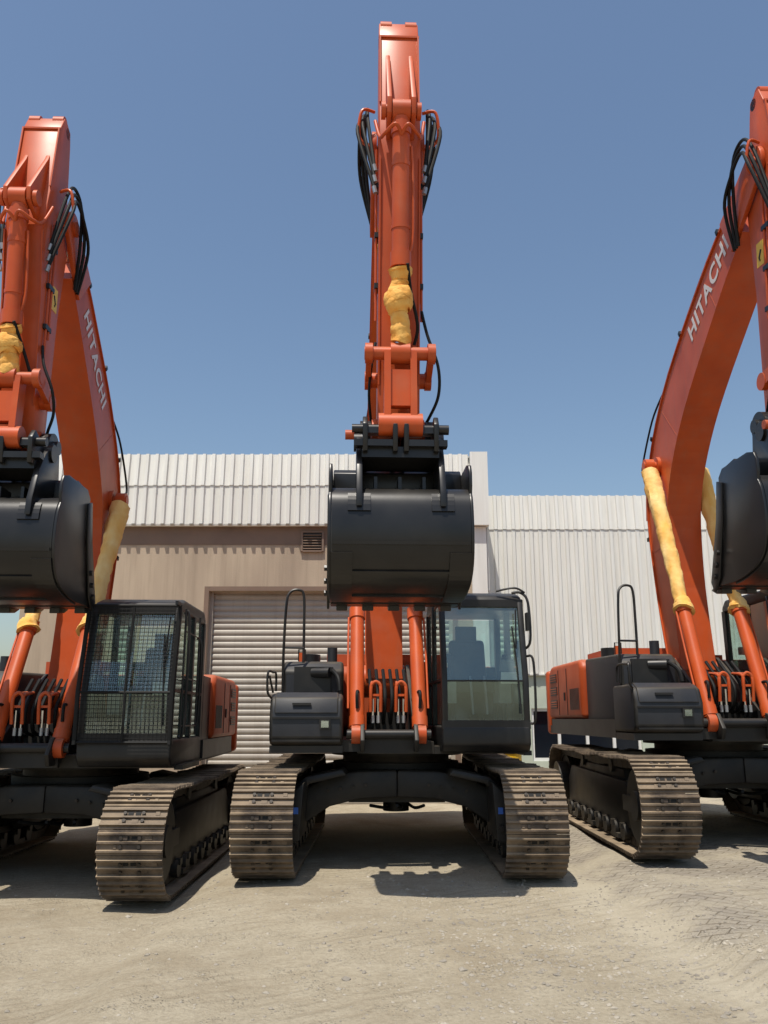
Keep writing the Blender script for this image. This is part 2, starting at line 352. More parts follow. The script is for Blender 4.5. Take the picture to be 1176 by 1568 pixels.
def build_cab(guard):
    b=B()
    x0,x1=.41,1.37; y1=.15; zb=1.27
    def fy(z):
        return -1.62 if z<1.95 else -1.62+(z-1.95)*.20
    zt=2.84
    b.prism([(-1.55,zb-.08),(-1.64,zb),(-1.64,1.47),(y1,1.47),(y1,zb-.08)],x0,x1,'black',.03,seg=3)
    b.prism([(-1.47,zt-.02),(-1.42,zt+.07),(-1.2,zt+.13),(y1-.1,zt+.15),(y1+.02,zt+.05),(y1,zt-.03)],x0+.01,x1-.01,'black',.04,seg=3)
    for x in(x0+.033,x1-.033):
        b.prism([(-1.63,1.42),(fy(1.95)-.01,1.95),(fy(zt)-.01,zt+.03),(fy(zt)+.07,zt+.03),(fy(1.95)+.08,1.95),(-1.54,1.42)],x-.032,x+.032,'black',.012)
        b.bb(x-.03,x+.03,-.62,-.54,1.42,zt,'black',.01)
        b.bb(x-.03,x+.03,y1-.1,y1,1.42,zt,'black',.01)
        b.bb(x-.028,x+.028,-1.6,y1,1.95,1.98,'black',.006)
    b.bb(x0,x1,-1.635,-1.55,1.44,1.53,'black',.015)
    b.bb(x0,x1,fy(zt)-.015,fy(zt)+.08,zt-.06,zt+.02,'black',.015)
    b.bb(x0+.06,x1-.06,-1.627,-1.60,1.94,1.958,'black',.004)
    b.bb(x0+.03,x1-.03,y1-.06,y1-.01,1.44,2.05,'trim',.01)
    b.bb(x0+.05,x1-.05,-1.5,y1-.05,1.44,1.50,'seat',.01)
    b.bb(.68,1.14,-.62,-.15,1.5,1.85,'seat',.05)
    b.bb(.66,1.16,-.70,-.12,1.85,1.98,'seat',.05,seg=3)
    b.prism([(-.25,1.95),(-.14,1.97),(.02,2.50),(-.08,2.54)],.68,1.14,'seat',.05,seg=3)
    b.bb(.78,1.04,-.07,.03,2.52,2.70,'seat',.05,seg=3)
    for x in(.58,1.22):
        b.bb(x-.07,x+.07,-1.0,-.15,1.72,1.98,'trim',.04,seg=3)
        b.tube([(x,-.92,1.98),(x,-.97,2.2)],.022,'hose',sub=1)
        b.cyl((x,-.97,2.18),(x,-.98,2.28),.034,'hose',r1=.028,seg=12,bev=.008)
    for x in(.80,.96):
        b.tube([(x,-1.3,1.5),(x,-1.22,1.75),(x,-1.1,2.02)],.013,'tank')
        b.box((x,-1.33,1.55),(.1,.16,.03),'hose',.01,rot=(.5,0,0))
    b.box((1.22,-1.15,2.14),(.16,.05,.13),'trim',.015,rot=(.3,0,.3))
    b.box((1.20,-1.40,1.99),(.20,.01,.13),'white',.0,rot=(.3,0,.1))
    b.box((.60,-.05,2.3),(.16,.08,.1),'trim',.02)
    b.tube([(x1-.10,-1.64,1.60),(x1-.12,-1.60,2.1),(x1-.15,-1.53,2.55)],.009,'black',sub=2)
    b.tube([(x1-.10,fy(2.6)-.03,2.74),(x1-.12,fy(2.3)-.03,2.3)],.009,'black',sub=1)
    g=B()
    def quad(ps):
        f=g.bm.faces.new([g.bm.verts.new(p) for p in ps]); f.material_index=g.mi('glass')
    quad([(x0+.05,-1.60,1.5),(x1-.05,-1.60,1.5),(x1-.05,-1.60,1.942),(x0+.05,-1.60,1.942)])
    quad([(x0+.05,-1.605,1.955),(x1-.05,-1.605,1.955),(x1-.05,fy(zt)+.01,zt-.05),(x0+.05,fy(zt)+.01,zt-.05)])
    for x in(x0+.03,x1-.03):
        quad([(x,-1.56,1.48),(x,-.6,1.48),(x,-.6,zt-.01),(x,-1.4,zt-.01),(x,-1.55,1.97)])
        quad([(x,-.56,1.48),(x,y1-.08,1.48),(x,y1-.08,zt-.01),(x,-.56,zt-.01)])
    quad([(x0+.05,y1-.03,2.07),(x1-.05,y1-.03,2.07),(x1-.05,y1-.03,zt-.04),(x0+.05,y1-.03,zt-.04)])
    if not guard:
        b.tube([(x1-.01,-1.50,2.30),(x1+.05,-1.55,2.4),(x1+.05,-1.50,2.82),(x1-.02,-1.46,2.94),(x1-.12,-1.43,2.94)],.015,'black')
        b.tube([(x1-.01,-1.62,1.5),(x1+.05,-1.66,1.56),(x1+.05,-1.66,2.15),(x1,-1.58,2.22)],.014,'black')
        b.box((x1+.02,-1.56,2.60),(.03,.10,.2),'black',.01)
        b.tube([(x1-.3,-1.44,2.96),(x1-.1,-1.5,2.99),(x1+.02,-1.48,2.94)],.012,'black')
    b.tube([(x0-.01,-1.3,2.56),(x0-.05,-1.32,2.58),(x0-.05,-1.3,2.81),(x0,-1.2,2.86)],.012,'black')
    b.box((x1+.004,-.95,1.75),(.012,.02,.5),'black',.003)
    b.tube([(x1+.01,-.52,1.6),(x1+.06,-.5,1.7),(x1+.06,-.5,2.5),(x1+.01,-.52,2.6)],.014,'black')
    b.bb(x1-.02,x1+.07,-1.3,-.3,1.15,1.2,'black',.01)
    if guard:
        y=-1.72
        for x in(x0+.0,x1-.0):
            b.tube([(x,y+.02,1.42),(x,y,1.95),(x,y+.17,zt+.02)],.024,'hose',sub=1)
            b.box((x,y+.12,zt+.03),(.03,.25,.04),'black',.006)
            b.box((x,y+.05,1.44),(.03,.12,.04),'black',.006)
        def gy(z): return y+.02*(1.95-z)/.53 if z<1.95 else y+(z-1.95)*.18
        nz=34
        for k in range(nz+1):
            z=1.44+k*(zt-1.42)/nz
            r=.014 if k in(0,12,nz) else .0032
            b.tube([(x0,gy(z),z),(x1,gy(z),z)],r,'hose',sub=1,seg=5)
        nx=22
        for k in range(1,nx):
            x=x0+(x1-x0)*k/nx
            b.tube([(x,gy(1.44),1.44),(x,gy(1.95),1.95),(x,gy(zt),zt)],.0032,'hose',sub=1,seg=5)
        b.tube([((x0+x1)/2,gy(1.44),1.44),((x0+x1)/2,gy(1.95),1.95),((x0+x1)/2,gy(zt),zt)],.014,'hose',sub=1,seg=8)
        b.tube([(x1+.02,-1.42,1.5),(x1+.08,-1.42,1.6),(x1+.08,-1.40,2.7),(x1+.02,-1.38,2.8)],.015,'black')
        for z in(1.6,2.1,2.6):
            b.tube([(x1+.045,-1.42,z),(x1+.045,-.55,z)],.008,'black',sub=1)
        for yy in(-1.42,-.56):
            b.tube([(x1+.045,yy,1.5),(x1+.045,yy,zt)],.012,'black',sub=1)
    return b.mesh('cab_shell'),g.mesh('cab_glazing')
cabs={False:build_cab(False),True:build_cab(True)}

# ------------------------------------------------------------------ attachment
BX=-.16
def crom(P,sub=6):
    P=[Vector(p) for p in P];Q=[]
    for i in range(len(P)-1):
        p0=P[max(i-1,0)];p1=P[i];p2=P[i+1];p3=P[min(i+2,len(P)-1)]
        for k in range(sub):
            t=k/sub
            Q.append(.5*((2*p1)+(-p0+p2)*t+(2*p0-5*p1+4*p2-p3)*t*t+(-p0+3*p1-3*p2+p3)*t**3))
    Q.append(P[-1]); return Q
def band(pts,th,sub=6,off=0):
    Q=crom([(p[0],p[1],t) for p,t in zip(pts,th)],sub)
    A=[];C=[]
    for i,q in enumerate(Q):
        d=(Q[min(i+1,len(Q)-1)]-Q[max(i-1,0)]); d=Vector((d.x,d.y)).normalized(); n=Vector((d.y,-d.x))
        c=Vector((q.x,q.y)); A.append(c+n*(q.z/2+off)); C.append(c-n*(q.z/2+off))
    return A,C
def circ(c,r,n=16,a0=0,a1=2*math.pi):
    return [(c[0]+r*math.cos(a0+(a1-a0)*i/n),c[1]+r*math.sin(a0+(a1-a0)*i/n)) for i in range(n)]

def build_boom(P,th):
    b=B()
    A,C=band(P[:-1]+[( .62*P[-1][0]+.38*P[-2][0], .62*P[-1][1]+.38*P[-2][1])],th[:-1]+[.52])
    b.prism([tuple(p) for p in A]+[tuple(p) for p in C[::-1]],BX-.205,BX+.205,'orange',0)
    for E,sgn in((A,1),(C,-1)):
        for i in range(len(E)-1):
            p,q=E[i],E[i+1]; d=(q-p); L=d.length; an=math.atan2(d.y,d.x); c=(p+q)/2
            b.box((BX,c.x,c.y),(.455,L+.012,.018),'orange',0,rot=(an,0,0))
    for i in (8,17,24):
        if i<len(A):
            for s in(-1,1):
                c=(A[i]+C[i])/2; d=A[i]-C[i]
                b.box((BX+s*.206,c.x,c.y),(.004,d.length*.98,.012),'oranged',0,rot=(math.atan2(d.y,d.x),0,0))
    tip=Vector(P[-1]); e=( A[-1]+C[-1])/2; 
    d=(tip-e).normalized(); n=Vector((d.y,-d.x))
    ang=math.atan2(d.y,d.x)
    pl=[tuple(A[-1]-d*.25),]+circ(tip,.19,12,ang+math.pi/2*-1,ang+math.pi/2)+[tuple(C[-1]-d*.25)]
    for s in(-1,1):
        b.prism(pl,BX+s*.215,BX+s*.265,'orange',.006)
        b.cyl((BX+s*.26,tip.x,tip.y),(BX+s*.30,tip.x,tip.y),.085,'orange',seg=24,bev=.01)
    b.cyl((BX-.28,tip.x,tip.y),(BX+.28,tip.x,tip.y),.06,'orange',seg=20)
    b.cyl((BX-.26,P[0][0],P[0][1]),(BX+.26,P[0][0],P[0][1]),.2,'orange',seg=28,bev=.01)
    return b,A,C
def wrap(b,p0,p1,r0,r1,mat,n=9,bulge=0.,rv=.06):
    p0=Vector(p0);p1=Vector(p1); pts=[];rad=[]
    n=n*2
    for i in range(n+1):
        t=i/n
        pts.append(p0.lerp(p1,t)+Vector((random.uniform(-.008,.008),random.uniform(-.008,.008),0)))
        rad.append((r0*(1-t)+r1*t)*(1+random.uniform(-rv,rv))+bulge*math.sin(math.pi*t)**2)
    b.tube(pts,0,mat,seg=20,sub=3,radii=rad,jit=.055)

def excavator(loc,yaw,upyaw,pose,guard=False,name='excavator',wrapboom=True):
    E=empty(name,loc,(0,0,R(yaw)))
    for s in(-1,1):
        obj('track_left' if s>0 else 'track_right',track_me,E,(s*1.32,0,0))
        obj('track_frame',tframe_me,E,(s*1.32,0,0))
    obj('undercarriage_frame',car_me,E)
    U=empty('upper_structure',(0,0,0),(0,0,R(upyaw)),E)
    obj('swing_platform',plat_me,U); obj('engine_hood',hood_me,U)
    obj('cab',cabs[guard][0],U); obj('cab_windows',cabs[guard][1],U)
    P=pose['boom']; th=pose['th']
    b,A,C=build_boom(P,th)
    ns=len(A)
    for s in(-1,1):
        for k,o in((0,.030),(1,.065)):
            pts=[]
            for i in range(7,ns,3):
                d=(A[min(i+1,ns-1)]-A[i-1]).normalized(); n=Vector((d.y,-d.x))
                q=A[i]+n*(.03+.0*k); pts.append((BX+s*(.10+o*1.6),q.x,q.y))
            b.tube(pts,.016,'orange' if k else 'black',sub=2)
        for i in range(9,ns,6):
            d=(A[min(i+1,ns-1)]-A[i-1]).normalized(); n=Vector((d.y,-d.x)); q=A[i]+n*.03
            an=math.atan2(d.y,d.x)
            b.box((BX+s*.18,q.x,q.y),(.12,.05,.06),'black',.006,rot=(an,0,0))
    K=Vector(pose['knee'])
    b.cyl((BX-.42,K.x,K.y),(BX+.42,K.x,K.y),.065,'orange',seg=20,bev=.01)
    b.cyl((BX-.25,K.x,K.y),(BX+.25,K.x,K.y),.13,'orange',seg=24,bev=.01)
    for s in(-1,1):
        i=18
        d=(A[i+1]-A[i-1]).normalized(); n=Vector((d.y,-d.x))
        q0=A[i]+n*.03; q1=A[i-2]+n*.08; q2=A[i-5]+n*.08
        b.tube([(BX+s*.20,q0.x,q0.y),(BX+s*.25,q1.x,q1.y),(BX+s*.29,q2.x,q2.y),(BX+s*.30,K.x+.15,K.y+.1),(BX+s*.27,K.x+.08,K.y-.2)],.014,'hose')
    obj('boom',b.mesh('boom'),U)
    for s in(-1,1):
        cu=bpy.data.curves.new('lettering','FONT'); cu.body='HITACHI'; cu.size=pose.get('ts',.30); cu.align_x='CENTER'; cu.align_y='CENTER'; cu.extrude=.001; cu.space_character=1.12; cu.offset=.008
        to=bpy.data.objects.new('t',cu); scene.collection.objects.link(to)
        dg=bpy.context.evaluated_depsgraph_get(); me=bpy.data.meshes.new_from_object(to.evaluated_get(dg))
        bpy.data.objects.remove(to); me.materials.clear(); me.materials.append(M['letter'])
        t=pose.get('txt',.66); i=int(ns*t); q=(A[i]*.6+C[i]*.4); d=(A[i+2]-A[i-2]).normalized()
        ex=Vector((0,-d.x,-d.y)) if s>0 else Vector((0,d.x,d.y))
        nz=Vector((s,0,0)); ey=nz.cross(ex)
        mt=Matrix((ex,ey,nz)).transposed().to_4x4(); mt.translation=Vector((BX+s*.2105,q.x,q.y))
        me.transform(mt)
        obj('boom_lettering',me,U)
    b=B()
    for s in(-1,1):
        x=BX+s*.345
        p0=Vector((x,-1.48,1.38)); p1=Vector((x,K.x,K.y)); d=(p1-p0).normalized()
        b.cyl((x-.06,-1.48,1.38),(x+.06,-1.48,1.38),.10,'orange',seg=24,bev=.01)
        e=p0+d*1.55
        b.cyl(p0+d*.06,e,.080,'orange',seg=24,bev=.008)
        b.cyl(e-d*.12,e+d*.015,.095,'orange',seg=24,bev=.008)
        b.cyl(p0+d*.08,p0+d*.2,.088,'orange',seg=24,bev=.01)
        b.cyl(e,p1,.045,'chrome',seg=20)
        b.cyl((x-.06,K.x,K.y),(x+.06,K.x,K.y),.10,'orange',seg=24,bev=.01)
        b.tube([p0+d*.3+Vector((s*.10,0,.0)),p0+d*.9+Vector((s*.105,0,0)),e-d*.1+Vector((s*.10,0,0))],.013,'orange',sub=2)
        b.tube([p0+d*.3+Vector((s*.0,-.1,.0)),p0+d*.5+Vector((0,-.16,0)),p0+d*.3+Vector((-s*.05,.3,.1))],.018,'hose')
        if wrapboom:
            wrap(b,e-d*.0,p1-d*.10,.08,.12,'clothp',10,rv=.04)
            wrap(b,e-d*.10,e+d*.05,.13,.09,'clothp',2)
    obj('boom_cylinders',b.mesh('boom_cylinders',60),U)
    p0=Vector(pose['arm0']); p1=Vector(pose['arm1']); ax=(p1-p0); L=ax.length; ax/=L; bx=Vector((-ax.y,ax.x))
    if bx.x<0: bx=-bx
    def F(a,q): return p0+ax*a*L+bx*q
    b=B()
    tail=F(.97,.10)
    i=int(ns*.36); d=(A[i+2]-A[i-2]).normalized(); n=Vector((d.y,-d.x)); base=A[i]+n*.16
    d3=(tail-base); e=base+d3*.62
    b.cyl((BX,base.x,base.y),(BX,e.x,e.y),.09,'orange',seg=24,bev=.01)
    b.cyl((BX,e.x,e.y),(BX,tail.x,tail.y),.05,'chrome',seg=20)
    b.cyl((BX-.12,base.x,base.y),(BX+.12,base.x,base.y),.09,'orange',seg=20,bev=.01)
    b.cyl((BX-.2,tail.x,tail.y),(BX+.2,tail.x,tail.y),.065,'black',seg=20,bev=.01)
    for s in(-1,1): b.box((BX+s*.15,A[i].x+n.x*.06,A[i].y+n.y*.06),(.04,.4,.3),'orange',.02,rot=(math.atan2(d.y,d.x),0,0))
    obj('arm_cylinder',b.mesh('arm_cylinder'),U)
    # arm
    b=B()
    pv=pose['pv']
    prof=[(-.02,-.13),(-.035,0),(-.02,.12),(.05,.17),(.4,.24),(pv-.08,.36),(pv,.34),(pv+.06,.26),(.94,.20),(.985,.17),(1.0,.05),(1.0,-.02),(.945,-.13),(pv+.06,-.24),(pv,-.30),(pv-.09,-.34),(.4,-.24),(.06,-.16)]
    b.prism([tuple(F(*p)) for p in prof],BX-.20,BX+.20,'orange',.012)
    an=math.atan2(ax.y,ax.x)
    for s in(-1,1):
        for (a0,q0),(a1,q1) in (((.945,-.137),(pv+.06,-.247)),((pv-.09,-.345),(.4,-.245)),((.4,-.245),(.10,-.175))):
            c0_=F(a0,q0); c1_=F(a1,q1); d=(c1_-c0_); c=(c0_+c1_)/2
            b.box((BX+s*.191,c.x,c.y),(.015,d.length,.03),'orange',.003,rot=(math.atan2(d.y,d.x),0,0))
    for s in(-1,1):
        c=F(.992,.03); b.cyl((BX+s*.185,c.x,c.y),(BX+s*.07,c.x,c.y),.075,'orange',seg=24,bev=.012)
    c=F(.945,-.135); b.box((BX,c.x,c.y),(.405,.02,.02),'orange',.006,rot=(an,0,0))
    hd=pose['hd']; 
    H=F(hd,-.50)
    for s in(-1,1):
        x=BX+s*.115
        b.prism([tuple(F(hd+.19,-.18)),tuple(F(hd+.17,-.22)),tuple(F(hd+.02,-.60)),tuple(F(hd-.015,-.58)),tuple(F(hd-.03,-.45)),tuple(F(hd-.05,-.25))],x-.022,x+.022,'orange',.006)
    b.cyl((BX-.175,H.x,H.y),(BX+.175,H.x,H.y),.06,'orange',seg=20,bev=.01)
    for s in(-1,1): b.cyl((BX+s*.15,H.x,H.y),(BX+s*.19,H.x,H.y),.08,'orange',seg=20,bev=.012)
    c=F(0,0); b.cyl((BX-.25,c.x,c.y),(BX+.25,c.x,c.y),.14,'orange',seg=28,bev=.015)
    c=F(.12,-.02); b.cyl((BX-.27,c.x,c.y),(BX+.27,c.x,c.y),.075,'orange',seg=20,bev=.01)
    for s in(-1,1):
        for k in range(2):
            q=-.05-.07*k
            pts=[(BX+s*(.222),*F(pv-.04,q)),(BX+s*.222,*F(.5,q)),(BX+s*.222,*F(.30-.05*k,q))]
            b.tube(pts,.013,'orange',sub=2)
        for f in(.33,.45,.57):
            c=F(f,-.085); b.box((BX+s*.215,c.x,c.y),(.045,.05,.15),'black',.006,rot=(an,0,0))
    for s in(-1,1):
        c=F(pv-.24,.10); b.box((BX+s*.2015,c.x,c.y),(.004,.26,.15),'yellow',0,rot=(an,0,0))
        b.box((BX+s*.2045,c.x,c.y),(.003,.09,.03),'hose',0,rot=(an+.5,0,0))
        b.box((BX+s*.2045,c.x+.02,c.y-.05),(.003,.06,.02),'hose',0,rot=(an-.5,0,0))
    obj('arm',b.mesh('arm'),U)
    # bucket cylinder
    b=B()
    G=F(pose['gl'],-.42); K2=F(pose['lk'],-.38); dd=(G-H).normalized()
    v3=lambda x,p:(x,p.x,p.y)
    b.cyl((BX-.085,H.x,H.y),(BX+.085,H.x,H.y),.105,'orange',seg=24,bev=.01)
    b.cyl(v3(BX,H+dd*.08),v3(BX,G),.084,'orange',seg=28,bev=.01)
    b.cyl(v3(BX,G-dd*.14),v3(BX,G),.10,'orange',seg=28,bev=.01)
    b.cyl(v3(BX,H+dd*.13),v3(BX,H+dd*.24),.096,'orange',seg=28,bev=.01)
    b.cyl(v3(BX,G),v3(BX,K2),.05,'chrome',seg=20)
    b.cyl((BX-.09,K2.x,K2.y),(BX+.09,K2.x,K2.y),.10,'orange',seg=24,bev=.01)
    b.cyl((BX-.33,K2.x,K2.y),(BX+.33,K2.x,K2.y),.062,'orange',seg=20,bev=.01)
    for s in(-1,1):
        fw=-bx
        b.tube([(BX,*(H+dd*.28+fw*.08)),(BX+s*.06,*(H+dd*.22+fw*.15)),(BX+s*.16,*(H+dd*.26+fw*.05)),(BX+s*.2,*(H+dd*.2-fw*.1)),(BX+s*.24,*(H-dd*.05-fw*.25))],.018,'orange')
    b.tube([(BX+.10,*(H+dd*.35)),(BX+.115,*(H+dd*.7)),(BX+.115,*(G-dd*.3)),(BX+.07,*(G-dd*.12))],.014,'orange')
    for t in(.35,.75):
        q=H.lerp(G,t); b.cyl(v3(BX,q-dd*.02),v3(BX,q+dd*.02),.09,'orange',seg=28)
    S=G.lerp(K2,.0)+dd*.01; T=G.lerp(K2,.88)
    wrap(b,v3(BX,S),v3(BX,S.lerp(T,.22)),.115,.075,'cloth',2)
    wrap(b,v3(BX-.01,S.lerp(T,.18)),v3(BX-.02,S.lerp(T,.66)),.08,.075,'cloth',5,bulge=.055)
    wrap(b,v3(BX,S.lerp(T,.62)),v3(BX,T),.08,.10,'cloth',3)
    c0=F(.12,-.02)
    BL=Vector((p0.x-.42,p0.y-.06))
    for s in(-1,1):
        x=BX+s*.29
        d=(K2-c0); 
        b.cyl((x-.03,c0.x,c0.y),(x+.03,c0.x,c0.y),.09,'orange',seg=20,bev=.008)
        b.cyl((x-.035,K2.x,K2.y),(x+.035,K2.x,K2.y),.095,'orange',seg=20,bev=.008)
        c=(c0+K2)/2; b.box((x,c.x,c.y),(.05,d.length,.13),'orange',.01,rot=(math.atan2(d.y,d.x),0,0))
    d=(BL-K2); c=(BL+K2)/2; an2=math.atan2(d.y,d.x)
    for s in(-1,1):
        x=BX+s*.12
        b.box((x,c.x,c.y),(.06,d.length,.16),'orange',.02,rot=(an2,0,0))
    b.box((BX,c.x,c.y),(.2,d.length*.5,.1),'orange',.02,rot=(an2,0,0))
    b.cyl((BX-.2,BL.x,BL.y),(BX+.2,BL.x,BL.y),.11,'orange',seg=24,bev=.012)
    obj('bucket_cylinder_and_links',b.mesh('bucket_cylinder',50),U)
    # hoses
    b=B()
    pvp=F(pv,.05)
    for s in(-1,1):
        for k in range(3):
            o=.05*k
            x=BX+s*(.31+.03*k)
            st=pvp+Vector((.5+o,-.55)); top=pvp+Vector((.05-o*.5,.42-.10*k)); en=pvp+Vector((-.28,-.45-.12*k))
            b.tube([(BX+s*.25,st.x,st.y),(x,st.x-.12,st.y+.45),(x+s*.02,top.x+.2,top.y-.1),(x,top.x-.02,top.y),(x+s*.02*k,top.x-.22,top.y-.28),(BX+s*.25,en.x,en.y)],.018,'hose',seg=10)
            b.cyl((BX+s*.25,en.x,en.y),(BX+s*.235,en.x,en.y-.07),.022,'tank',seg=8)
    s=1
    b.tube([(BX+s*.22,*F(.27,-.16)),(BX+s*.27,*F(.21,-.22)),(BX+s*.37,*F(.14,-.22)),(BX+s*.38,*F(.08,-.15)),(BX+s*.30,*F(.035,-.05)),(BX+s*.25,*F(.02,.05))],.015,'hose')
    b.tube([(BX-.22,*F(.20,-.12)),(BX-.26,*F(.14,-.16)),(BX-.28,*F(.08,-.12)),(BX-.25,*F(.02,.05))],.013,'hose')
    b.tube([(BX+.06,*(G+(-bx)*.1)),(BX+.10,*F(pose['gl']-.05,-.38)),(BX+.17,*F(pose['gl']-.12,-.3)),(BX+.14,*F(pose['lk']+.03,-.25))],.016,'hose')
    for s in(-1,1):
        b.tube([(BX+s*.24,pvp.x-.15,pvp.y+.25),(BX+s*.37,pvp.x-.2,pvp.y+.22),(BX+s*.39,pvp.x-.15,pvp.y-.05),(BX+s*.26,pvp.x-.12,pvp.y-.15)],.016,'orange')
    obj('hydraulic_hoses',b.mesh('hydraulic_hoses'),U)
    # bucket
    b=B()
    hy,hz=p0.x,p0.y-.03
    W=.61
    sh=[(.38,-.42),(.12,-.50),(-.12,-.60),(-.32,-.60),(-.44,-.67),(-.50,-.80),(-.52,-1.05),(-.47,-1.27),(-.32,-1.42),(-.05,-1.50),(.28,-1.53),(.68,-1.51)]
    Q=[ (q.x,q.y) for q in crom([(p[0],p[1],0) for p in sh],4)]
    inner=[]
    for i,q in enumerate(Q):
        a=Vector(Q[max(i-1,0)]);c=Vector(Q[min(i+1,len(Q)-1)]); d=(c-a).normalized(); n=Vector((-d.y,d.x))
        inner.append(Vector(q)+n*.03)
    W0=[(hy+q[0],hz+q[1]) for q in Q]; W1=[(hy+q.x,hz+q.y) for q in inner]
    b.prism(W0+W1[::-1],BX-W,BX+W,'bucket',0)
    b.prism([(hy+.02,hz-.36),(hy+.08,hz-.31),(hy+.30,hz-.33),(hy+.38,hz-.40),(hy+.36,hz-.46),(hy+.10,hz-.56),(hy+.02,hz-.58)],BX-W+.003,BX+W-.003,'bucket',.01)
    sp0=[(hy+q[0],hz+q[1]) for q in Q[16:]]
    side=[(hy+.40,hz-.42),(hy+.30,hz-.35),(hy-.28,hz-.36),(hy-.42,hz-.40),(hy-.462,hz-.48),(hy-.462,hz-.60)]+sp0+[(hy+.44,hz-.9)]
    for s in(-1,1):
        b.prism(side,BX+s*(W+.002),BX+s*(W+.030),'bucket',.006)
        b.prism([(hy+.70,hz-1.57),(hy+.54,hz-1.44),(hy+.35,hz-.88),(hy+.29,hz-.50),(hy+.40,hz-.46),(hy+.50,hz-.86),(hy+.76,hz-1.46)],BX+s*(W+.032),BX+s*(W+.058),'bucket',.008)
        for q,z in((.62,-1.42),(.56,-1.31),(.50,-1.19)):
            b.cyl((BX+s*(W+.055),hy+q,hz+z),(BX+s*(W+.085),hy+q,hz+z),.03,'bucket',seg=6)
        i0,i1=len(Q)*6//10,len(Q)*9//10
        seg=[Vector(w) for w in W0]
        for i in range(i0,i1):
            p,q=seg[i],seg[i+1]; d=q-p; c=(p+q)/2; n=Vector((d.y,-d.x)).normalized()
            c=c+n*.010
            b.box((BX+s*(W-.09),c.x,c.y),(.19,d.length+.004,.02),'bucket',0,rot=(math.atan2(d.y,d.x),0,0))
        x=BX+s*.37
        b.prism([(hy+.12,hz-.34),(hy+.06,hz-.02),(hy-.12,hz+.02),(hy-.30,hz-.16),(hy-.42,hz-.34),(hy-.535,hz-.66),(hy-.55,hz-.82),(hy-.45,hz-.70),(hy-.3,hz-.62),(hy-.1,hz-.60)],x-.028,x+.028,'bucket',.008)
        for i in range(17,21):
            p,q=seg[i],seg[i+1]; d=q-p; c=(p+q)/2+Vector((d.y,-d.x)).normalized()*.008
            b.box((x,c.x,c.y),(.20,d.length+.004,.018),'bucket',0,rot=(math.atan2(d.y,d.x),0,0))
        b.cyl((x-.05,hy-.13,hz-.1),(x+.05,hy-.13,hz-.1),.09,'bucket',seg=20,bev=.01)
    for idx in(25,30,37):
        p=Vector(W0[idx]);q=Vector(W0[idx+1]); d=q-p; c=(p+q)/2; n=Vector((d.y,-d.x)).normalized(); c=c+n*.008
        b.box((BX,c.x,c.y),(2*W-.02,.03,.018),'bucket',.003,rot=(math.atan2(d.y,d.x),0,0))
    for x in(-.22,.0,.22):
        b.box((BX+x,hy-.2,hz-.56),(.03,.25,.14),'bucket',.006)
    b.bb(BX-.35,BX+.35,hy-.44,hy+.02,hz-.34,hz-.24,'bucket',.015)
    b.bb(BX-.42,BX-.03,hy-.50,hy-.40,hz-.25,hz-.19,'bucket',.01)
    b.bb(BX+.03,BX+.42,hy-.50,hy-.40,hz-.25,hz-.19,'bucket',.01)
    b.bb(BX-.34,BX+.34,hy-.47,hy-.37,hz-.12,hz-.07,'bucket',.01)
    b.cyl((BX-.44,BL.x,BL.y-.04),(BX+.44,BL.x,BL.y-.04),.045,'bucket',seg=16,bev=.01)
    for x in(-.32,-.05,.05,.32):
        b.prism([(hy+.15,hz-.3),(hy+.13,hz+.04),(hy+.03,hz+.13),(hy-.1,hz+.10),(hy-.3,hz-.02),(hy-.46,hz+.04),(hy-.53,hz-.05),(hy-.50,hz-.3)],BX+x-.023,BX+x+.023,'bucket',.01)
    for s in(-1,1):
        b.cyl((BX+s*.26,hy,hz),(BX+s*.36,hy,hz),.15,'bucket',seg=24,bev=.015)
        b.cyl((BX+s*.36,hy,hz),(BX+s*.41,hy,hz),.07,'bucket',seg=16,bev=.01)
    b.cyl((BX-.42,hy-.4,hz-.12),(BX-.50,hy-.4,hz-.12),.045,'oranged',seg=12)
    b.box((BX,hy+.70,hz-1.505),(2*W+.04,.2,.045),'bucket',.006)
    for k in range(5):
        x=BX-W+.09+k*(2*W-.18)/4
        b.prism([(hy+.72,hz-1.43),(hy+.72,hz-1.58),(hy+.88,hz-1.56),(hy+1.0,hz-1.51),(hy+.86,hz-1.45)],x-.055,x+.055,'bucket',.01)
    obj('bucket',b.mesh('bucket'),U)
    return E

poseC=dict(boom=[(-.15,2.0),(.0,3.2),(-.15,4.25),(-.95,5.25),(-2.25,6.35),(-3.42,7.2)],th=[.42,.62,.80,.78,.62,.46],
           knee=(-.25,4.25),arm0=(-3.28,4.20),arm1=(-3.68,8.52),pv=.70,hd=.70,gl=.345,lk=.155,txt=.66)
poseL=dict(boom=[(-.15,2.0),(.1,3.2),(.14,4.35),(-.40,5.25),(-1.3,6.15),(-2.22,6.95)],th=[.42,.62,.82,.78,.62,.46],
           knee=(.14,4.45),arm0=(-2.45,4.36),arm1=(-2.60,8.06),pv=.68,hd=.66,gl=.30,lk=.155,txt=.74)
poseR=dict(boom=[(-.15,2.0),(.08,3.3),(.02,4.5),(-.75,5.45),(-2.2,6.35),(-3.65,7.05)],th=[.42,.62,.86,.82,.66,.46],
           knee=(-.05,4.85),arm0=(-3.35,4.30),arm1=(-3.80,7.85),pv=.75,hd=.72,gl=.33,lk=.15,txt=.80,ts=.33)
GL,GR=-.13,.12
excavator((.147,11,0),0,2.5,poseC,wrapboom=False)
excavator((-3.62,10.6,GL),0,2,poseL,guard=True)
excavator((4.2,11.4,GR),0,1.2,poseR)

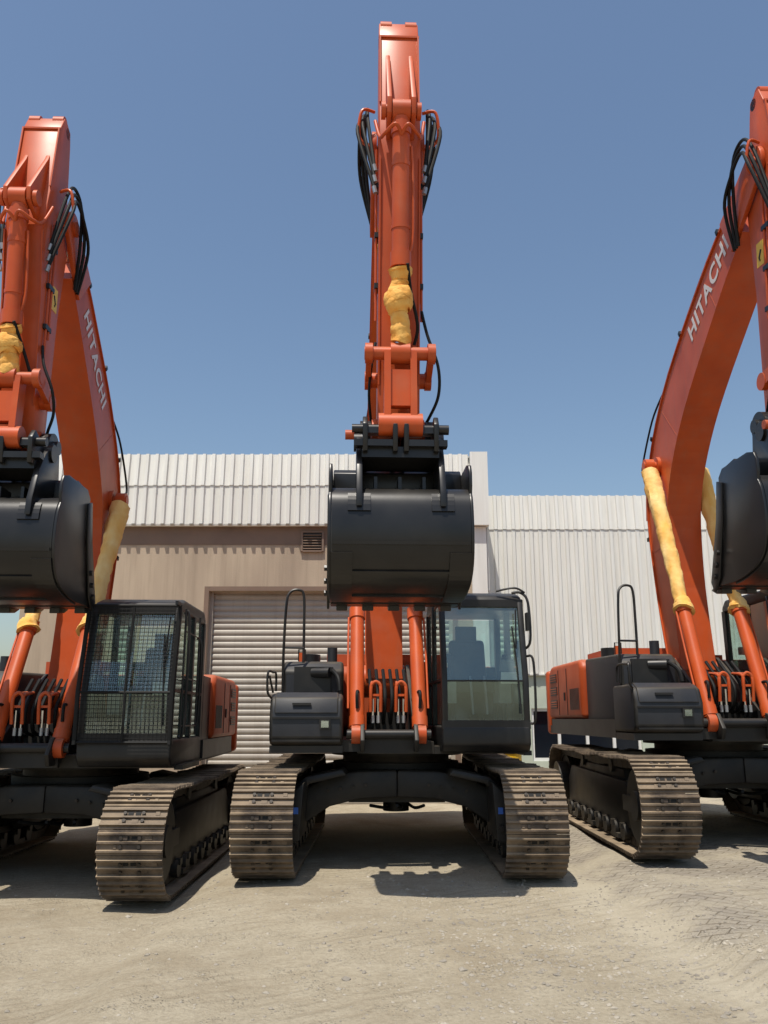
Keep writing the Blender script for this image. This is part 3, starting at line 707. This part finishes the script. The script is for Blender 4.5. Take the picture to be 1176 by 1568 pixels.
# ------------------------------------------------------------------ ground
def gh(x,y):
    def ss(a,b,t):
        t=max(0,min(1,(t-a)/(b-a))); return t*t*(3-2*t)
    h=GL*(1-ss(-2.05,-1.5,x))+GR*ss(2.0,2.55,x)
    fade=ss(-2,4,y)*(1-ss(15,24,y))*(1-ss(9,16,abs(x)))
    near=1-ss(20,40,max(abs(x),abs(y)))
    n=.012*math.sin(x*2.3+y*1.1)+.009*math.sin(y*3.1-x*1.7)+.006*math.sin(x*5.3+2)*math.sin(y*4.7)
    return h*fade+n*near-.018
def axis(lo,hi,step,far):
    a=[];t=lo
    while t<=hi: a.append(t);t+=step
    k=step
    while a[-1]<far: k*=1.35;a.append(a[-1]+k)
    k=step
    while a[0]>-far: k*=1.35;a.insert(0,a[0]-k)
    return a
xs=axis(-7,8,.12,600);ys=axis(2,17,.12,800)
vs=[(x,y,gh(x,y)) for y in ys for x in xs];nx=len(xs)
fs=[(j*nx+i,j*nx+i+1,(j+1)*nx+i+1,(j+1)*nx+i) for j in range(len(ys)-1) for i in range(nx-1)]
me=bpy.data.meshes.new('ground');me.from_pydata(vs,[],fs);me.shade_smooth()
m,n,l,b=nt('compacted_gravel_ground')
tc=n.new('ShaderNodeTexCoord')
def NZ(scale,det=6,rough=.6,vec=None):
    t=n.new('ShaderNodeTexNoise');t.inputs['Scale'].default_value=scale;t.inputs['Detail'].default_value=det;t.inputs['Roughness'].default_value=rough
    l.new(vec or tc.outputs['Object'],t.inputs['Vector']);return t.outputs['Fac']
def MR(v,a,b_,c=0,d=1):
    t=n.new('ShaderNodeMapRange');t.inputs[1].default_value=a;t.inputs[2].default_value=b_;t.inputs[3].default_value=c;t.inputs[4].default_value=d;l.new(v,t.inputs[0]);return t.outputs[0]
def MX(f,a,b_,mode='MIX'):
    t=n.new('ShaderNodeMix');t.data_type='RGBA';t.blend_type=mode
    for s,v in((0,f),(6,a),(7,b_)):
        if isinstance(v,(tuple,float,int)): t.inputs[s].default_value=(*v,1) if isinstance(v,tuple) else v
        else: l.new(v,t.inputs[s])
    return t.outputs[2]
def MA(op,a,b_,cl=False):
    t=n.new('ShaderNodeMath');t.operation=op;t.use_clamp=cl
    for s,v in((0,a),(1,b_)):
        if isinstance(v,(float,int)): t.inputs[s].default_value=v
        else: l.new(v,t.inputs[s])
    return t.outputs[0]
big=NZ(.45,5);med=NZ(2.6,8,.65);fine=NZ(30,8,.78);vf=NZ(120,3,.8)
col=MX(MR(big,.40,.62),(.41,.355,.26),(.315,.26,.18))
col=MX(MR(med,.44,.64,0,.7),col,(.45,.395,.295))
col=MX(MR(fine,.42,.62,0,.5),col,(.20,.165,.115))
col=MX(MR(vf,.50,.66,0,.5),col,(.52,.47,.37))
vo=n.new('ShaderNodeTexVoronoi');vo.inputs['Scale'].default_value=45;l.new(tc.outputs['Object'],vo.inputs['Vector'])
peb=MA('MULTIPLY',MR(vo.outputs['Distance'],.0,.38,1,0),MR(NZ(3.3,4),.46,.60),True)
bw=n.new('ShaderNodeSeparateColor');l.new(vo.outputs['Color'],bw.inputs[0])
pc=MX(bw.outputs[0],(.15,.13,.11),(.46,.425,.36))
col=MX(MR(peb,.3,.6,0,.8),col,pc)
sx=n.new('ShaderNodeSeparateXYZ');l.new(tc.outputs['Object'],sx.inputs[0])
mp=n.new('ShaderNodeMapping');mp.inputs['Rotation'].default_value=(0,0,R(38));l.new(tc.outputs['Object'],mp.inputs[0])
br=n.new('ShaderNodeTexBrick');br.inputs['Scale'].default_value=1.0
br.inputs['Brick Width'].default_value=.22;br.inputs['Row Height'].default_value=.11;br.inputs['Mortar Size'].default_value=.007;br.inputs['Mortar Smooth'].default_value=.3
br.inputs['Color1'].default_value=(.36,.32,.26,1);br.inputs['Color2'].default_value=(.29,.255,.21,1);br.inputs['Mortar'].default_value=(.15,.125,.09,1)
l.new(mp.outputs[0],br.inputs['Vector'])
edge=MA('ADD',MA('ADD',sx.outputs[0],MA('MULTIPLY',sx.outputs[1],.10)),MA('MULTIPLY',NZ(1.1,5),1.6))
pm=MR(edge,3.65,3.9)
sand=MR(NZ(1.3,7),.42,.60)
pav=MX(MR(sand,.1,1,.10,.9),br.outputs['Color'],(.42,.37,.28))
pav=MX(MR(fine,.45,.65,0,.3),pav,(.18,.145,.10))
col=MX(pm,col,pav)
strip=MA('MULTIPLY',MR(edge,3.1,3.4),MR(edge,4.0,3.6),True)
col=MX(MA('MULTIPLY',strip,.55),col,(.48,.43,.33))
stn=MR(NZ(.8,6,.7),.56,.72,0,.35)
col=MX(stn,col,(.21,.17,.115))
wv=n.new('ShaderNodeTexWave');wv.inputs['Scale'].default_value=2.2;wv.inputs['Distortion'].default_value=5;wv.inputs['Detail'].default_value=4;wv.inputs['Detail Scale'].default_value=.8
m7=n.new('ShaderNodeMapping');m7.inputs['Rotation'].default_value=(0,0,R(62));l.new(tc.outputs['Object'],m7.inputs[0]);l.new(m7.outputs[0],wv.inputs['Vector'])
scf=MA('MULTIPLY',MR(wv.outputs['Fac'],.6,1.0),MR(NZ(.7,4),.45,.6,0,.3),True)
col=MX(scf,col,(.24,.195,.135))
l.new(col,b.inputs['Base Color']);b.inputs['Roughness'].default_value=.95;b.inputs['Specular IOR Level'].default_value=.12
hsum=MA('ADD',MA('MULTIPLY',fine,.55),MA('ADD',MA('MULTIPLY',med,1.3),MA('MULTIPLY',peb,.5)))
hsum=MA('ADD',hsum,MA('MULTIPLY',MA('MULTIPLY',pm,MA('SUBTRACT',1.0,sand)),MA('MULTIPLY',br.outputs['Fac'],-.3)))
hsum=MA('ADD',hsum,MA('MULTIPLY',scf,-.8))
bp=n.new('ShaderNodeBump');bp.inputs['Strength'].default_value=.9;bp.inputs['Distance'].default_value=.035
l.new(hsum,bp.inputs['Height']);l.new(bp.outputs[0],b.inputs['Normal'])
me.materials.append(m);obj('ground',me)
M['stone']=noise_mat('stone',(.17,.15,.125),(.42,.375,.30),1.7,(.85,.95),lo=.3,hi=.7,bump=.3)
b=B()
for k in range(5200):
    if random.random()<.6:
        x=random.gauss(1.5,.95);y=random.gauss(6.3,1.3)
    else:
        x=random.uniform(-4.5,5);y=random.uniform(3.3,9.5)
    if y<3: continue
    r=random.choice([.004,.006,.007,.009,.012,.016])*random.uniform(.7,1.3)
    if random.random()<.010:r=random.uniform(.018,.030)
    z=gh(x,y)
    i0=b.mi('stone');a0=random.random()*6
    top=b.bm.verts.new((x+random.uniform(-.3,.3)*r,y,z+r*random.uniform(.5,.9)))
    ring=[b.bm.verts.new((x+math.cos(a0+q*1.2566)*r*random.uniform(.7,1.3),y+math.sin(a0+q*1.2566)*r*random.uniform(.7,1.3),z+r*random.uniform(.0,.35))) for q in range(5)]
    low=[b.bm.verts.new((v.co.x,v.co.y,z-.01)) for v in ring]
    for q in range(5):
        w=(q+1)%5
        b.bm.faces.new((top,ring[q],ring[w]));b.bm.faces.new((ring[q],low[q],low[w],ring[w]))
obj('gravel',b.mesh('gravel',25))

# ------------------------------------------------------------------ buildings
M['clad']=noise_mat('white_metal_cladding',(.76,.755,.71),(.66,.645,.59),1.2,(.4,.55),stretch=(6,6,.5),lo=.3,hi=.75,streak=.12)
M['wall']=noise_mat('beige_render_wall',(.44,.35,.255),(.34,.265,.195),1.0,(.85,.95),bump=.25,bscale=50,stretch=(2,2,.4),streak=.35)
M['shutter']=noise_mat('roller_shutter_steel',(.42,.38,.315),(.33,.295,.25),1.3,(.45,.6),stretch=(.6,1,3),streak=.35)
M['brown']=noise_mat('brown_trim_and_shade',(.20,.13,.09),(.16,.105,.075),2,(.6,.7),streak=.3)  # door and vent trim; also paints the shade strip under the cladding
M['palewall']=noise_mat('pale_green_wall',(.50,.55,.46),(.43,.48,.40),1.5,(.85,.95),bump=.2)
M['roofm']=noise_mat('roof_sheet',(.5,.5,.48),(.45,.45,.43),1,(.5,.6))
M['wblue']=noise_mat('dark_window_glass',(.008,.011,.018),(.006,.009,.014),2,(.15,.25),spec=.3)
M['dark']=noise_mat('dark_interior',(.02,.02,.02),(.03,.03,.03),2,(.8,.9))
def corr(b,x0,x1,rows,mat='clad',pitch=.192,h=.05):
    xs=[];
    x=x0
    while x<x1:
        for dx,o in((0,0),(.105,0),(.118,h),(.179,h)):
            if x+dx<=x1: xs.append((x+dx,o))
        x+=pitch
    i0=b.mi(mat);prev=None
    for (y,z) in rows:
        row=[b.bm.verts.new((X,y-o,z)) for X,o in xs]
        if prev:
            for k in range(len(xs)-1):
                f=b.bm.faces.new((prev[k],prev[k+1],row[k+1],row[k]));f.material_index=i0
        prev=row
YB=16.6
E=empty('warehouse_building')
b=B()
XL,XR=-7.25,2.06
DX0,DX1,DZ=-3.45,1.35,3.99
b.bb(XL+.1,DX0,YB,YB+.25,-.5,5.6,'wall',0)
b.bb(DX1,XR-.05,YB,YB+.25,-.5,5.6,'wall',0)
b.bb(DX0,DX1,YB,YB+.25,DZ,5.6,'wall',0)
b.bb(XL+.1,XR-.05,YB-.012,YB,4.92,5.3,'brown',0)  # shade of the cladding overhang, painted on as a brown strip
b.bb(XL+.1,XL+.35,YB+.25,YB+12,-.5,5.6,'wall',0)
b.bb(XR-.3,XR-.05,YB+.25,YB+12,-.5,6.5,'wall',0)
b.bb(DX0-.09,DX0-.002,YB-.02,YB+.2,-.4,DZ+.09,'brown',.005)
b.bb(DX0,DX1,YB-.02,YB+.02,DZ+.002,DZ+.09,'brown',.005)
b.bb(DX1+.002,DX1+.09,YB-.02,YB+.2,-.4,DZ+.09,'brown',.005)
obj('walls',b.mesh('walls'),E)
b=B()
corr(b,XL,XR-.30,[(YB-.16,5.31),(YB-.16,6.12)])
corr(b,XL,XR-.30,[(YB-.178,6.10),(YB-.13,6.77)])
b.bb(XL,XR-.3,YB-.155,YB-.02,5.285,5.312,'clad',.003)
b.bb(XR-.32,XR+.03,YB-.23,YB-.02,5.28,6.80,'clad',.006)
b.bb(XL-.03,XL+.02,YB-.23,YB,5.28,6.80,'clad',.004)
b.bb(XR-.32,XR-.02,YB-.10,YB+.0,-.4,5.27,'clad',.006)
b.bb(XL,XR,YB-.02,YB+.02,5.62,6.74,'clad',0)
b.prism([(YB-.06,6.72),(YB-.06,6.76),(YB+12,7.5),(YB+12,7.4)],XL,XR,'roofm',0)
b.bb(XR-.0,XR+.03,YB+.0,YB+12,4.0,6.7,'clad',0)
obj('cladding',b.mesh('cladding',20),E)
b=B()
z=-.4;i0=b.mi('shutter');prev=None
while z<DZ+.05:
    for dz,o in((0,0),(.012,.012),(.035,.022),(.075,.022),(.10,.010),(.108,0)):
        row=[b.bm.verts.new((X,YB+.20-o,z+dz)) for X in(DX0,DX1)]
        if prev: b.bm.faces.new((prev[0],prev[1],row[1],row[0]))
        prev=row
    z+=.118
b.bb(DX0,DX0+.07,YB+.12,YB+.17,-.4,DZ,'shutter',.004)
b.bb(DX1-.07,DX1,YB+.12,YB+.17,-.4,DZ,'shutter',.004)
obj('roller_shutter_door',b.mesh('shutter',50),E)
b=B()
b.bb(-1.62,-1.24,YB-.035,YB+.0,4.80,5.16,'dark',.004)
for k in range(6): b.box((-1.43,YB-.045,4.84+k*.055),(.36,.05,.012),'brown',0,rot=(.6,0,0))
for X in(-1.64,-1.22): b.bb(X-.02,X+.02,YB-.06,YB,4.78,5.18,'brown',.003)
b.bb(-1.62,-1.24,YB-.06,YB,5.16,5.19,'brown',.003);b.bb(-1.62,-1.24,YB-.06,YB,4.77,4.80,'brown',.003)
obj('vent_louver',b.mesh('vent'),E)

YS=18.0
E=empty('corrugated_shed')
b=B()
corr(b,XR+.02,14.0,[(YS-.05,2.45),(YS-.05,5.55)])
corr(b,XR+.02,14.0,[(YS-.068,5.53),(YS-.02,6.3)])
b.bb(XR,14,YS-.08,YS+.02,2.42,2.452,'clad',.003)
b.prism([(YS-.02,6.26),(YS-.02,6.3),(YS+10,7.0),(YS+10,6.9)],XR,14,'roofm',0)
b.bb(XR,14,YS+.0,YS+.2,2.44,6.26,'clad',0)
obj('cladding',b.mesh('cladding2',20),E)
b=B()
b.bb(XR,3.05,YS+.0,YS+.25,-.5,2.42,'palewall',0)
b.bb(5.3,14,YS+.0,YS+.25,-.5,2.42,'palewall',0)
b.bb(3.05,5.3,YS,YS+.25,-.5,.70,'palewall',0)
b.bb(3.05,5.3,YS,YS+.25,1.75,2.42,'palewall',0)
obj('walls',b.mesh('walls2'),E)
b=B()
b.bb(3.05,5.3,YS+.12,YS+.14,.70,1.75,'wblue',0)
for X in(3.07,3.62,4.2,4.75,5.28): b.bb(X-.03,X+.03,YS+.05,YS+.11,.70,1.75,'white',.004)
for Z in(.73,1.72): b.bb(3.05,5.3,YS+.045,YS+.105,Z-.03,Z+.03,'white',.004)
obj('window',b.mesh('window'),E)
b=B()
b.cyl((0,0,0),(0,0,.98),.25,'yellow',seg=28,bev=.015)
for z in(.32,.65): b.cyl((0,0,z-.015),(0,0,z+.015),.262,'yellow',seg=28,bev=.008)
b.cyl((0,0,.96),(0,0,1.0),.262,'black',seg=28,bev=.006)
obj('oil_drum',b.mesh('oil_drum'),None,(2.25,16.0,-.03))

# ------------------------------------------------------------------ light, sky, camera
sp=Vector((-.15,-.34,.93)).normalized()
el=math.asin(sp.z);rot=math.atan2(sp.x,sp.y)
w=bpy.data.worlds.new('World');scene.world=w;w.use_nodes=True
n=w.node_tree.nodes;l=w.node_tree.links
sky=n.new('ShaderNodeTexSky');sky.sky_type='NISHITA';sky.sun_disc=False;sky.sun_elevation=el;sky.sun_rotation=rot
sky.air_density=1.35;sky.dust_density=1.6;sky.ozone_density=3.2
l.new(sky.outputs[0],n['Background'].inputs[0]);n['Background'].inputs[1].default_value=.122
L=bpy.data.lights.new('sun','SUN');L.energy=5.0;L.angle=R(.5);L.color=(1,.94,.84)
o=bpy.data.objects.new('sun',L);scene.collection.objects.link(o);o.rotation_euler=(-sp).to_track_quat('-Z','Y').to_euler()
c=bpy.data.cameras.new('camera');c.sensor_fit='VERTICAL';c.sensor_height=36;c.lens=29.75;c.clip_end=3000
o=bpy.data.objects.new('camera',c);scene.collection.objects.link(o);o.location=(0,0,1.55);o.rotation_euler=(R(103.7),0,0)
scene.camera=o
scene.view_settings.view_transform='Standard';scene.view_settings.look='None';scene.view_settings.exposure=0
